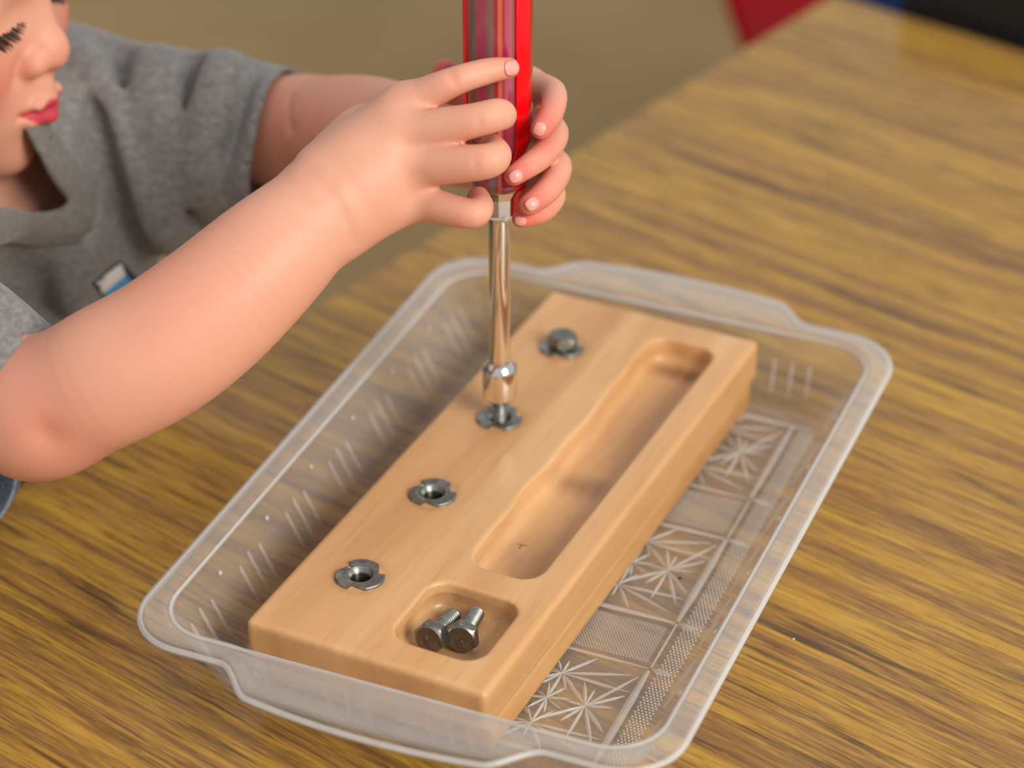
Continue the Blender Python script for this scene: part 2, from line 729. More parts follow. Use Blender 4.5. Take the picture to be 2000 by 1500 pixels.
q0 = at(1376, 55, 1.78)
ra = math.radians(-85)
p = q0-np.array([math.cos(ra), math.sin(ra), 0])*.124+np.array([-math.sin(ra), math.cos(ra), 0])*.150
shell_chair('red_chair', M_redchair, (p[0], p[1], -.52), ra, 'red plastic shell chair tucked behind the far table corner', .78)
p = K0+gx*.045+gy*.235
shell_chair('blue_chair', M_bluechair, (p[0], p[1], -.52), TA, 'dark blue plastic chair in the gap between the two tables', .74, .79)

# ------------------------------------------------------------------ clear tray
TC = np.array([.0575, .1285])
TP = .055
tray = empty('serving_tray', (TC[0], TC[1], .0004), TP)
tag(tray, 'clear plastic tray with cut-star pattern and flared handles holding the wooden block', 'tray')


def rrect(ax, ay, r, ne=28, ns=40, nc=10):
    """closed loop: parameterised alike for every size"""
    pts = []
    sides = [((ax, -ay+r), (ax, ay-r), ns), ((ax-r, ay), (-ax+r, ay), ne), ((-ax, ay-r), (-ax, -ay+r), ns), ((-ax+r, -ay), (ax-r, -ay), ne)]
    cent = [(ax-r, ay-r, 0), (-ax+r, ay-r, 90), (-ax+r, -ay+r, 180), (ax-r, -ay+r, 270)]
    for s, (cx, cy, a0) in zip(sides, cent):
        (x0, y0), (x1, y1), n = s
        for i in range(n):
            t = i/n
            pts.append((x0+(x1-x0)*t, y0+(y1-y0)*t))
        for i in range(nc):
            a = math.radians(a0+90*i/nc)
            pts.append((cx+r*math.cos(a), cy+r*math.sin(a)))
    return np.array(pts)


def bulge(pts, amt=1.0, half=.0535):
    q = pts.copy()
    for i, (x, y) in enumerate(pts):
        t = (half+.009-abs(x))/.018
        t = min(max(t, 0), 1)
        s = t*t*(3-2*t)
        arc = .012+.005*(1-(x/half)**2)
        if abs(y) > .10:
            q[i, 1] += math.copysign(s*arc*amt, y)
    return q


NE, NS, NC = 90, 40, 10
wall_prof = [(.077, .1277, .013, .0030), (.0784, .1291, .0145, .0034), (.0800, .1303, .016, .0052), (.0925, .1370, .0195, .0295), (.0932, .1378, .0200, .0312), (.0948, .1394, .0205, .0330)]
loops = []
for ax, ay, r, z in wall_prof:
    q = rrect(ax, ay, r, NE, NS, NC)
    loops.append((q, z))
nl = len(loops[0][0])


def loft(loops, cap0=False):
    V, Fc = [], []
    for q, z in loops:
        z = z if hasattr(z, '__len__') else [z]*len(q)
        for (x, y), zz in zip(q, z):
            V.append((x, y, zz))
    n = len(loops[0][0])
    for j in range(len(loops)-1):
        for i in range(n):
            Fc.append((j*n+i, j*n+(i+1) % n, (j+1)*n+(i+1) % n, (j+1)*n+i))
    if cap0:
        Fc.append(tuple(range(n))[::-1])
    return V, Fc


V, Fc = loft(loops, True)
me = fix(mesh('basin', V, Fc))
if me.polygons[len(me.polygons)-1].normal.z < 0:
    me.flip_normals()
basin = link('basin', me, M_plastic, tray)
md = basin.modifiers.new('thickness', 'SOLIDIFY')
md.thickness = .0018
md.offset = -1
rim_prof = [(.0948, .1394, .0205, .0330, 0), (.0962, .1408, .021, .0348, .25), (.0985, .1430, .0215, .0352, .55), (.1005, .1450, .022, .0345, .78), (.1022, .1466, .0222, .0352, .93), (.1033, .1478, .0225, .0350, 1), (.1038, .1483, .0228, .0338, 1.04), (.1039, .1484, .0228, .0318, 1.05)]
loops = []
for ax, ay, r, z, am in rim_prof:
    q = bulge(rrect(ax, ay, r, NE, NS, NC), am)
    loops.append((q, z))
V, Fc = loft(loops)
rim = link('rim', fix(mesh('rim', V, Fc)), M_rim, tray, label='thicker flared rim with two bulging handles')
md = rim.modifiers.new('thickness', 'SOLIDIFY')
md.thickness = .0021
md.offset = 0


def highlight_line(name, loop, z, r):
    n_ = len(loop)
    V, Fc = [], []
    for i in range(n_):
        t = loop[(i+1) % n_]-loop[i-1]
        t = t/max(np.linalg.norm(t), 1e-9)
        nn_ = np.array([t[1], -t[0]])
        for k in range(8):
            a = 2*math.pi*k/8
            V.append((*(loop[i]+nn_*r*math.cos(a)), z+r*math.sin(a)))
    for i in range(n_):
        for k in range(8):
            Fc.append((i*8+k, i*8+(k+1) % 8, ((i+1) % n_)*8+(k+1) % 8, ((i+1) % n_)*8+k))
    return link(name, fix(mesh(name, V, Fc)), M_highlight, tray)


highlight_line('rim_highlight', bulge(rrect(.1040, .1485, .0228, NE, NS, NC), 1.05), .0330, .0011)  # added tubes that draw the lip's highlight as bright lines
highlight_line('inner_highlight', rrect(.0952, .1398, .0206, NE, NS, NC), .0338, .0007)


def prism(p0, p1, wd, ht, taper0=.15, taper1=.15, z=.0031):
    """low ridge lying on the tray floor, tapering to both ends"""
    p0, p1 = np.array(p0, float), np.array(p1, float)
    d = p1-p0
    L = np.linalg.norm(d)
    d /= L
    n = np.array([-d[1], d[0]])
    V = []
    st = ((0, taper0), (.3, 1), (.7, 1), (1, taper1))
    for t, s in st:
        c = p0+d*L*t
        V += [(*(c-n*wd*s/2), z), (*c, z+ht*max(s, .3)), (*(c+n*wd*s/2), z)]
    Fc = []
    for j in range(3):
        for k in (0, 1):
            Fc.append((j*3+k, j*3+k+1, j*3+k+4, j*3+k+3))
    Fc += [(0, 1, 2), (9, 11, 10)]
    return V, Fc


def merge(parts):
    V, Fc = [], []
    for v, f in parts:
        o = len(V)
        V += list(v)
        Fc += [tuple(i+o for i in q) for q in f]
    return V, Fc


def star(cx, cy, spec, wd=.0015):
    return merge([prism((cx, cy), (cx+l*math.cos(math.radians(a)), cy+l*math.sin(math.radians(a))), wd*(1 if l > .012 else .7), .0007, .12, .2) for a, l in spec])


mm = .001
for sx in (1, -1):
    cx = sx*.038
    for pc in (-.088, .001, .0895):
        sy0 = 1 if pc < .05 else -1
        specs = []
        # outer stars left/right, inner, with long cut rays towards the border
        for side in (1, -1):
            sp = [(62, .026), (43, .0155), (15, .010), (-45, .0165), (-63, .022), (-90, .0195), (112, .0135), (135, .0205), (-135, .0205), (180, .0075), (-115, .0125), (90, .010)]
            if side < 0:
                sp = [(180-a, l) for a, l in sp]
            specs.append((cx+side*.0146, pc+.001, sp))
        for side in (1, -1):
            sp = [(20, .0255), (55, .0155), (90, .0075), (125, .0155), (160, .0255), (-2, .027), (182, .027), (-90, .0155), (-60, .010), (-120, .010)]
            if side < 0:
                sp = [(-a, l) for a, l in sp]
            specs.append((cx, pc+side*.0152, sp))
        specs.append((cx, pc, [(a, .0088) for a in range(15, 375, 45)]))
        for x, y, sp in specs:
            link('star_cut', mesh('star_cut', *star(x, y, sp)), M_cut, tray, False)
        # frame lines of the star square
        for xb in (cx+.029, cx-.029):
            if xb*sx < .02 and sx < 0:
                pass
            link('cut_line', mesh('cut_line', *prism((xb, pc-.0285), (xb, pc+.0285), .0030, .0008, .5, .5)), M_cut, tray, False)
    for yb in (-.058, -.0285, .030, .060):
        link('cut_line', mesh('cut_line', *prism((cx-.029, yb), (cx+.0285, yb), .0013 if yb in (-.058, .060) else .0026, .0007, .5, .5)), M_cut, tray, False)
        # leaf at the outer end
        V, Fc = prism((cx+sx*.0297, yb), (cx+sx*.0380, yb-.0007), .0031, .0011, .1, .1)
        link('leaf_cut', mesh('leaf_cut', V, Fc), M_cut, tray, False)
    for yb in (.118, -.117):
        link('cut_line', mesh('cut_line', *prism((cx-.029, yb), (cx+.037, yb), .0028, .0008, .5, .5)), M_cut, tray, False)
    for y0, y1 in ((-.0575, -.0290), (.0305, .0595)):
        for xb in (cx+sx*.0292,):
            link('cut_line', mesh('cut_line', *prism((xb, y0), (xb, y1), .0011, .0007, .7, .7)), M_cut, tray, False)
        # stippled panel: tiny pyramids
        parts = []
        pit = .00125
        for jj, bq in enumerate(np.arange(y0+.003, y1-.003, pit*.72)):
            for a in np.arange(cx-.0265, cx+.0267, pit):
                a = a+(jj % 2)*pit*.5
                r_ = pit*.38
                parts.append(([(a-r_, bq, .0031), (a, bq-r_, .0031), (a+r_, bq, .0031), (a, bq+r_, .0031), (a, bq, .0037)], [(0, 1, 4), (1, 2, 4), (2, 3, 4), (3, 0, 4)]))
        link('stippled_panel', mesh('stippled_panel', *merge(parts)), M_cut, tray, False, kind='stuff')
    parts = []
    pit = .00145
    for j, bq in enumerate(np.arange(-.115, .116, pit)):
        for a in np.arange(.0705, .0765, pit):
            a = sx*a+(j % 2)*pit*.5
            r_ = pit*.42
            parts.append(([(a-r_, bq, .0031), (a, bq-r_, .0031), (a+r_, bq, .0031), (a, bq+r_, .0031), (a, bq, .0037)], [(0, 1, 4), (1, 2, 4), (2, 3, 4), (3, 0, 4)]))
    link('stippled_border', mesh('stippled_border', *merge(parts)), M_cut, tray, False, kind='stuff')
# raised ribs on the walls, three and three


def wall_pt(t, y, side, off):
    """point on the long wall: t 0 floor..1 top"""
    x = .0800+(.0925-.0800)*t
    z = .0052+(.0295-.0052)*t
    return (side*(x-off*.89), y, z+off*.46)


for side in (-1, 1):
    for g in range(7):
        yc = -.114+g*.038
        for k in (-1, 0, 1):
            y = yc+k*.0078
            t0, t1 = (.10, .80) if k == 0 else (.14, .74)
            V = []
            for t, wv in ((t0, .25), (t0+.08, 1), (t1-.08, 1), (t1, .25)):
                for s, off in ((-1, .0001), (0, .0009), (1, .0001)):
                    V.append(wall_pt(t, y+s*.0010*wv, side, off))
            Fc = []
            for j in range(3):
                for q in (0, 1):
                    Fc.append((j*3+q, j*3+q+1, j*3+q+4, j*3+q+3))
            link('wall_rib', mesh('wall_rib', V, Fc), M_rib, tray, True)
        # little raised dot between the groups
        V, Fc = lathe([(0, .0011), (.0005, .0009), (.0008, .0003)], 10)
        if g < 6:
            c = wall_pt(.90, yc+.019, side, 0)
            o = link('wall_stud', mesh('wall_stud', V, Fc), M_cut, tray)
            o.location = c
            o.rotation_euler = (0, -side*1.1, 0)
for side in (-1, 1):
    for g in range(4):
        xc = -.060+g*.040
        for k in (-1, 0, 1):
            x = xc+k*.0078
            V = []
            for t, wv in ((.12, .25), (.2, 1), (.68, 1), (.76, .25)):
                for s, off in ((-1, .0001), (0, .0009), (1, .0001)):
                    yy = .1303+.0067*t
                    zz = .0052+.0243*t
                    V.append((x+s*.0010*wv, side*(yy-off*.96), zz+off*.26))
            Fc = []
            for j in range(3):
                for q in (0, 1):
                    Fc.append((j*3+q, j*3+q+1, j*3+q+4, j*3+q+3))
            link('wall_rib', mesh('wall_rib', V, Fc), M_rib, tray, True)
# small debris
V, Fc = lathe([(0, .0006), (.0004, .0007), (.0007, .0003)], 7)
c = onz(1328, 1130, .004)
o = link('dark_crumb', mesh('dark_crumb', V, Fc), M_dark)
o.location = c
tag(o, 'tiny dark crumb lying on the tray floor beside the block', 'crumb')
bm = bmesh.new()
bmesh.ops.create_icosphere(bm, subdivisions=1, radius=.0006)
for v in bm.verts:
    v.co.x *= random.uniform(.5, 1.6)
    v.co.z *= .4
o = bm_obj('paper_scrap', bm, M_white)
o.location = onz(1550, 1248, .0003)
tag(o, 'tiny white fleck lying on the woodgrain tabletop right of the tray', 'scrap')

# ------------------------------------------------------------------ wooden block
ZB, ZT = .0045, .0350
WB, LB = .0970, .2600
block = empty('wooden_bolt_board', (0, 0, ZB))
tag(block, 'light maple block with two routed pockets and a row of nuts, in the clear tray', 'wooden block')


def d_rbox2(x, y, hx, hy, r):
    qx, qy = np.abs(x)-hx+r, np.abs(y)-hy+r
    return np.sqrt(np.maximum(qx, 0)**2+np.maximum(qy, 0)**2)+np.minimum(np.maximum(qx, qy), 0)-r


def d_rbox3(P, c, h, r):
    q = np.abs(P-np.array(c))-np.array(h)+r
    return np.sqrt((np.maximum(q, 0)**2).sum(1))+np.minimum(q.max(1), 0)-r


def smax(a, b, k):
    return -smin(-a, -b, k)


NUTS = [(.0250, .0410), (.0248, .0995), (.0247, .1583), (.0245, .2182)]
T1 = ZT-ZB
UH = .0165                                           # upper board thickness


def board(P):
    d = d_rbox3(P, (WB/2, LB/2, T1-(UH+.0018)/2), (WB/2, LB/2, (UH+.0018)/2), .0024)
    x, y, z = P.T
    wav = .0005*np.sin(y*60+1.0)+.0004*np.sin(y*170)
    lw = np.exp(-((x-.055)/.008)**2)
    # long pocket
    d2 = d_rbox2(x-.0702+wav*lw, y-.1553-.02*(x-.07)*0, .0142, .0895, .0085)
    e = smax(d2, (T1-.0105)-z, .0045)
    d = smax(d, -e, .0009)
    d2 = d_rbox2(x-.0686, y-.0332, .0182, .0190, .0085)
    e = smax(d2, (T1-.0110)-z, .005)
    d = smax(d, -e, .0009)
    for nx, ny in NUTS:
        e = np.maximum(np.hypot(x-nx, y-ny)-.0054, (T1-.0125)-z)
        d = np.maximum(d, -e)
    return d


me, V = sdf_mesh('upper_board', board, (-.003, -.003, T1-UH-.004), (WB+.003, LB+.003, T1+.002), .0009)
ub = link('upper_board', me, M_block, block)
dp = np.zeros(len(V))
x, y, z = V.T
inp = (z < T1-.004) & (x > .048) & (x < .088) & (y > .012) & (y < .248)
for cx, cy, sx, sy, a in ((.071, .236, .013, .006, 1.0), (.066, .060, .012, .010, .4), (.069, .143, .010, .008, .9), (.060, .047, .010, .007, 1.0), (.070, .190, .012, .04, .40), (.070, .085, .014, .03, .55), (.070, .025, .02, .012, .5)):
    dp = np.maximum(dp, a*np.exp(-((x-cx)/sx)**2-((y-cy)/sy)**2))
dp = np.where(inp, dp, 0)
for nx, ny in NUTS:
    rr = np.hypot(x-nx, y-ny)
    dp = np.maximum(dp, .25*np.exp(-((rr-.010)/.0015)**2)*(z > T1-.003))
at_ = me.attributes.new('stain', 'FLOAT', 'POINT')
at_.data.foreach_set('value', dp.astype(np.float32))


def board2(P):
    return d_rbox3(P, ((.0055+WB-.0004)/2, LB/2, (T1-UH)/2), ((WB-.0004-.0055)/2, LB/2-.0055, (T1-UH)/2), .0014)


me, V = sdf_mesh('lower_board', board2, (0, 0, -.002), (WB+.002, LB, T1-UH+.002), .0012)
link('lower_board', me, M_block2, block)


for (q0_, q1_) in (((1006, 1061), (1034, 1067)), ((1012, 1072), (1020, 1064))):
    a_, b_ = onz(*q0_, ZT-.0104)-np.array([0, 0, ZB]), onz(*q1_, ZT-.0104)-np.array([0, 0, ZB])
    V, Fc = prism(a_[:2], b_[:2], .0007, .0002, .1, .1, T1-.01055)
    link('crack', mesh('crack', V, Fc), M_crack, block, False, label='dark little crack in the long pocket floor')


# tee nuts: three-lobed flanges
def tee_nut():
    V, Fc = [], []
    n = 96
    R = .0094

    def outline(i):
        a = (i/n*360) % 120
        if a < 72:
            return R*(1-.02*math.cos(a/72*math.pi*2))
        t = (a-72)/48
        return R*(1-.30*math.sin(t*math.pi/2))
    rings = []

    def ring(fr, z):
        rings.append(len(V))
        for i in range(n):
            a = -2*math.pi*i/n+math.radians(25.5)
            r = fr(i)
            V.append((r*math.cos(a), r*math.sin(a), z))
    ring(outline, -.0001)
    ring(outline, .0008)
    ring(lambda i: outline(i)*.965, .0011)
    ring(lambda i: min(outline(i)*.86, .0066), .0012)
    ring(lambda i: .0058, .0010)
    ring(lambda i: .0050, .0011)
    ring(lambda i: .0044, .0006)
    ring(lambda i: .0036, -.0008)
    ring(lambda i: .0032, -.0014)
    z = -.0014
    for k in range(6):
        ring(lambda i: .0031, z-.0002)
        ring(lambda i: .00345, z-.00065)
        z -= .0011
    ring(lambda i: .0031, z)
    ring(lambda i: .0005, z-.0001)
    for a, b in zip(rings[:-1], rings[1:]):
        for i in range(n):
            j = (i+1) % n
            Fc.append((a+i, b+i, b+j, a+j))
    me = fix(mesh('tee_nut', V, Fc))
    me.materials.append(M_zinc)
    me.materials.append(M_thread_shade)
    for i, p_ in enumerate(me.polygons):
        p_.material_index = 1 if i//n >= 7 else 0
    return me


NM = tee_nut()
for i, (nx, ny) in enumerate(NUTS):
    me = NM
    o = bpy.data.objects.new('tee_nut', me)
    if i == 0:
        me.polygons.foreach_set('use_smooth', [False]*len(me.polygons))
    COL.objects.link(o)
    o.parent = block
    o.location = (nx, ny, T1)
    o['label'] = 'grey three-lobed steel tee nut sunk in the board'


# ------------------------------------------------------------------ hex bolts
def bolt(name, length=.0165, rs=.0028, marks=True):
    """head base at z=0, head up to +.0044, shank downwards"""
    root = empty(name, (0, 0, 0))
    n = 48
    V, Fc = [], []
    af = .0056
    hexr = lambda a: af/math.cos(((a+math.pi/6) % (math.pi/3))-math.pi/6)
    prof = [(0, 0, .3), (0, 1, .97), (.0004, 1, 1), (.0034, 1, 1), (.0040, .5, .985), (.0044, 0, .90), (.0044, 0, .4), (.00435, 0, .02)]
    for z, hx, s in prof:
        for i in range(n):
            a = 2*math.pi*i/n
            r = (hexr(a)*hx+af*(1-hx))*s
            if z >= .0034 and z < .0044:
                zz = z-max(0, (hexr(a)-af))*.45
            else:
                zz = z
            V.append((r*math.cos(a), r*math.sin(a), zz))
    for j in range(len(prof)-1):
        for i in range(n):
            Fc.append((j*n+i, j*n+(i+1) % n, (j+1)*n+(i+1) % n, (j+1)*n+i))
    h = link('bolt_head', fix(mesh('bolt_head', V, Fc)), M_zincdark, root, False)
    # threaded shank: true helix
    V, Fc = [], []
    nz, pitch = 96, .0012
    for j in range(nz+1):
        t = j/nz
        z = -t*length
        for i in range(24):
            ph = (z/pitch+i/24) % 1
            r = rs+.00042*(abs(ph*2-1)*2-1)
            if t > .94:
                r = min(r, rs*(1-(t-.94)*4))
            if t < .06:
                r = rs*1.02
            V.append((r*math.cos(2*math.pi*i/24), r*math.sin(2*math.pi*i/24), z))
    for j in range(nz):
        for i in range(24):
            Fc.append((j*24+i, (j+1)*24+i, (j+1)*24+(i+1) % 24, j*24+(i+1) % 24))
    Fc.append(tuple(nz*24+i for i in range(24)))
    link('threaded_shank', fix(mesh('threaded_shank', V, Fc)), M_zinc, root, True)
    if marks:
        parts = []
        for a0 in (-70, -50, -30, 190, 210):
            a = math.radians(a0)
            c, s = math.cos(a)*.0032, math.sin(a)*.0032
            q = box_bm((c-.0004, s-.0005, .0043), (c+.0004, s+.0005, .00455))
            parts.append(([tuple(v.co) for v in q.verts], [tuple(v.index for v in f.verts) for f in q.faces]))
            q.free()
        link('head_marking', mesh('head_marking', *merge(parts)), M_zinc, root, False)
    return root


def aim(o, loc, head_dir, roll=0):
    z = Vector(head_dir).normalized()
    q = z.to_track_quat('Z', 'Y')
    o.rotation_mode = 'QUATERNION'
    from mathutils import Quaternion
    o.rotation_quaternion = q @ Quaternion((0, 0, 1), roll)
    o.location = loc


PF = ZB+T1-.0110                                      # pocket floor
for (hpx, tpx, roll, lb) in (((847, 1239), (888, 1198), .35, 'loose hex bolt in the small pocket, the left one of the pair'),
                             ((906, 1238), (933, 1192), .15, 'loose hex bolt in the small pocket, the right one nearer the pocket corner')):
    o = bolt('hex_bolt')
    tag(o, lb, 'bolt', 'hex bolts in the small pocket')
    a = onz(*hpx, PF+.0056)
    b_ = onz(*tpx, PF+.0034)
    aim(o, tuple(a), tuple(a-b_), roll)
o = bolt('hex_bolt', marks=False)
tag(o, 'hex bolt screwed into the farthest tee nut of the block', 'bolt')
aim(o, (NUTS[3][0], NUTS[3][1], ZT+.0024), (0, 0.0, 1), .2)
o = bolt('hex_bolt', length=.0165, rs=.0026, marks=False)
tag(o, 'hex bolt standing in a tee nut with its head hidden inside the driver socket', 'bolt')
aim(o, (NUTS[2][0], NUTS[2][1], ZT+.0125), (0, 0, 1), 0)

# ------------------------------------------------------------------ nut driver
drv = empty('nut_driver', (NUTS[2][0], NUTS[2][1], .0455))
tag(drv, 'red and clear handled nut driver held upright by the child on the third nut', 'nut driver')
z0 = .0455
V, Fc = lathe([(0, .0058), (0, .0063), (.0012, .0068), (.0135, .00695), (.0140, .0069), (.0165, .0046), (.0168, .0042)], 48, False)
V2, F2 = lathe([(.0, .0058), (.004, .0057), (.004, .0002)], 48, False)
link('socket', fix(mesh('socket', *merge([(V, Fc), (V2, F2)]))), M_chrome, drv, True, label='chrome hex socket')
V, Fc = lathe([(.0160, .0041), (.0162, .0042), (.085, .0042), (.0860, .0042)], 48)
link('shaft', mesh('shaft', V, Fc), M_chrome, drv, True, label='polished chrome shaft')
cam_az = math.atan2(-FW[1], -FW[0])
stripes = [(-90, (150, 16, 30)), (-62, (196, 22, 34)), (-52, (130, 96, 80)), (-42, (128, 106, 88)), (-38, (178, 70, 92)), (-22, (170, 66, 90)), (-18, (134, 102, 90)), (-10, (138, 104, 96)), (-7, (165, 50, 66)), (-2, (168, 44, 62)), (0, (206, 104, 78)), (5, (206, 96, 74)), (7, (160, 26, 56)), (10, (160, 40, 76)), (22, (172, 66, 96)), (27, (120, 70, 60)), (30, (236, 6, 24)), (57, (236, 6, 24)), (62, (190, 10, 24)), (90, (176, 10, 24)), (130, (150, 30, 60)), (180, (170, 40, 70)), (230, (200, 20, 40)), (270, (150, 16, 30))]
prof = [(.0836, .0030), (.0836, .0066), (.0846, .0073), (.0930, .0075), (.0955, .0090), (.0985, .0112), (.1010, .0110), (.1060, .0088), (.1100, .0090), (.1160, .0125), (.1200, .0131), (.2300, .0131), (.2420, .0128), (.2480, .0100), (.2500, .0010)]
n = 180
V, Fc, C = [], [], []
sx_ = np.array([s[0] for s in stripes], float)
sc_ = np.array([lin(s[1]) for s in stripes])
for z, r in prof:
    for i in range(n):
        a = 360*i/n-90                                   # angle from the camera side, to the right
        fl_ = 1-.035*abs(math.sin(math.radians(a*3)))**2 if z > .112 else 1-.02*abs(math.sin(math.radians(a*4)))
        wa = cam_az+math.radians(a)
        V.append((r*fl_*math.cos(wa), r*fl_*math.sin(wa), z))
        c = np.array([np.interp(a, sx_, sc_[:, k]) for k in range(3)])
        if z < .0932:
            c = np.array(lin((196, 186, 190))) if not 27 < a < 60 else c  # guard painted pale silver to carry its bright highlights
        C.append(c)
for j in range(len(prof)-1):
    for i in range(n):
        Fc.append((j*n+i, j*n+(i+1) % n, (j+1)*n+(i+1) % n, (j+1)*n+i))
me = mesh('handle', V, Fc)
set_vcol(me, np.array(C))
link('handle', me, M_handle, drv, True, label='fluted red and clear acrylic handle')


def strip(a0, a1, zs, name, mat):
    V, Fc = [], []
    for z, r in zs:
        for a in np.linspace(a0, a1, 9):
            wa = cam_az+math.radians(a)
            V.append((r*math.cos(wa), r*math.sin(wa), z))
    for j in range(len(zs)-1):
        for i in range(8):
            Fc.append((j*9+i, j*9+i+1, (j+1)*9+i+1, (j+1)*9+i))
    o = link(name, mesh(name, V, Fc), mat, drv, True, label='opaque red inlay')
    md = o.modifiers.new('t', 'SOLIDIFY')
    md.thickness = .0006


strip(29, 58, [(.1040, .0090), (.1085, .0098), (.1160, .0128), (.1195, .0134), (.2400, .0132)], 'red_inlay', M_redac)
strip(-84, -62, [(.1160, .0128), (.1195, .0134), (.2400, .0132)], 'red_inlay', M_redac)
strip(40, 66, [(.0850, .0082), (.0930, .0084), (.0960, .0102), (.0980, .0115)], 'red_inlay', M_redac)
V, Fc = lathe([(.0842, .0072), (.0850, .0078), (.0928, .0080), (.0950, .0092), (.0972, .0106), (.0980, .0108)], 11, False)
link('ferrule', mesh('ferrule', V, Fc), M_ferrule, drv, False, label='faceted acrylic ferrule, silver tone imitating its highlights')
V, Fc = lathe([(.0840, .0072), (.0838, .0079), (.0850, .0081), (.0858, .0077)], 48, False)
link('collar', mesh('collar', V, Fc), M_chrome, drv, True, label='thin silver collar')

# ------------------------------------------------------------------ the child
# head frame
HM = np.eye(3)
a_, b_, c_ = -1.395, -.136, -.059
Rz = np.array([[math.cos(a_), -math.sin(a_), 0], [math.sin(a_), math.cos(a_), 0], [0, 0, 1]])
Rx = np.array([[1, 0, 0], [0, math.cos(b_), -math.sin(b_)], [0, math.sin(b_), math.cos(b_)]])
Ry = np.array([[math.cos(c_), 0, math.sin(c_)], [0, 1, 0], [-math.sin(c_), 0, math.cos(c_)]])
HM = Rz@Rx@Ry
HS = .00095
HO = np.array([-.2443, .1304, .1753])
hp = lambda x, y, z: HO+HM@np.array([x, y, z])*HS
B = Field()


def hell(c, r, k=8, dst=None):
    B.ell(hp(*c), np.array(r)*HS, HM, k*mm, dst)


def hcap(a, b, r1, r2, k=5, dst=None):
    B.cap(hp(*a), hp(*b), r1*HS, r2*HS, k*mm, dst)


# torso first (hidden by the shirt), then neck and head
SHR, SHL = at(-330, 520, .944), np.array([-.215, .205, .100])
B.cap((-.232, .050, .098), SHL, .020, .020, .02)
B.cap((-.232, .050, .098), SHR, .020, .019, .012)
B.cap((-.240, .085, .065), (-.275, .08, -.16), .046, .046, .03)
B.cap((-.230, .165, .062), (-.265, .155, -.16), .046, .046, .03)
hcap((0, -26, -30), (0, -46, -100), 28, 34, 8)
hell((0, -12, 46), (67, 84, 68), 10)
hell((0, 22, 2), (57, 56, 66), 15)
for s in (1, -1):
    hell((s*34, 47, -5), (28, 26, 29), 14)
hell((0, 55, -27), (27, 27, 22), 12)
hell((0, 60, -50), (18, 18, 14.5), 9)
hell((0, 38, -38), (40, 34, 21), 12)
hell((0, 40, 44), (50, 40, 34), 12)
hcap((0, 67, 30), (0, 79, 4), 5.5, 8.0, 8)
hell((0, 82, -1), (9.5, 8.5, 8.5), 5)
for s in (1, -1):
    hell((s*10.5, 77.5, -4), (6, 8, 6), 4)
hcap((0, 79, -12), (0, 81.5, -19), 5, 4, 6)
for s in (1, -1):
    hcap((0, 84, -23.3), (s*9, 81.5, -23), 3.0, 3.2, 2)
    hcap((s*9, 81.5, -23), (s*15.5, 72.5, -26), 3.2, 1.4, 2)
    hcap((0, 83, -30), (s*10, 79.5, -29.5), 4.4, 3.8, 2.5)
    hcap((s*10, 79.5, -29.5), (s*15, 72.5, -27), 3.8, 1.4, 2.5)
    hell((s*28, 57, 25), (15, 13, 11), 4)
    hell((s*66, -8, 10), (6, 16, 24), 5)
    # eye hollow, nostril, groove beside the nose, lip line
    B.bump(hp(s*16, 70, 22), 9*mm, 2.2*mm)
    B.bump(hp(s*5.5, 84, -10.5), 3.2*mm, 2.8*mm)
    B.groove(hp(s*17, 75, -2), hp(s*18, 74, -8), 4*mm, 1.6*mm)
    B.groove(hp(0, 88, -26.2), hp(s*12, 82, -26), 1.6*mm, 1.6*mm)
    B.groove(hp(s*12, 82, -26), hp(s*16, 76, -26.5), 1.8*mm, 1.8*mm)
    B.groove(hp(s*16, 70, 16.5), hp(s*42, 62, 17.5), 1.8*mm, 1.1*mm)
    B.groove(hp(s*16, 70, 36), hp(s*40, 64, 38), 2.5*mm, .8*mm)
B.groove(hp(0, 88, -13), hp(0, 89, -19), 2.6*mm, 1.0*mm)
B.groove(hp(-10, 82, -38), hp(10, 82, -38), 5*mm, 1.8*mm)

# right arm -----------------------------------------------------------------
RE = at(72, 806, .925)
RA0 = np.array([-.205, .045, .120])
B.tube([SHR, at(-103, 665, .930), at(0, 748, .933), at(40, 784, .930), RE], [.019, .0212, .0218, .0226, .0235], .008)
B.tube([at(60, 800, .926), at(120, 782, .921), at(205, 738, .915), at(310, 682, .914), at(410, 608, .916), at(520, 508, .920), at(600, 432, .926), at(650, 385, .930), at(690, 360, .930)],
       [.0215, .0236, .0255, .0256, .0248, .0226, .0194, .0168, .0150], .012)
# palm
MC = [(790, 206, .931), (776, 262, .926), (788, 326, .927), (806, 390, .932)]
WR = [(648, 340, .932), (652, 372, .926), (660, 404, .926), (676, 432, .931)]
for m_, w_, r1, r2 in zip(MC, WR, (.0105, .0115, .0115, .0098), (.0078, .0082, .0080, .0070)):
    B.cap(at(*w_), at(*m_), r1, r2, .012)
B.ell(at(735, 322, .944), (.024, .013, .020), np.array([RT, FW, UP]).T, .012)


def finger(pts, kj=.005, k=.004):
    c = B.chain(kj)
    B.tube([at(*p) for p, r in pts], [r*mm for p, r in pts], k, c, 5)


RF = [
    [((790, 206, .931), 7.6), ((880, 162, .9225), 5.5), ((952, 139, .9255), 4.75), ((994, 133, .9285), 3.9)],
    [((776, 262, .926), 8.0), ((915, 238, .9155), 6.4), ((972, 224, .9165), 5.9), ((982, 228, .927), 4.9)],
    [((788, 326, .927), 7.8), ((930, 318, .9140), 6.6), ((968, 306, .9165), 5.8), ((960, 286, .929), 4.8)],
    [((806, 390, .932), 6.9), ((912, 417, .9190), 5.5), ((938, 407, .923), 4.9), ((934, 386, .935), 4.2)]]
for f_ in RF:
    finger(f_)
finger([((715, 262, .946), 11), ((800, 236, .962), 7.5), ((862, 232, .968), 6), ((905, 240, .966), 5)])
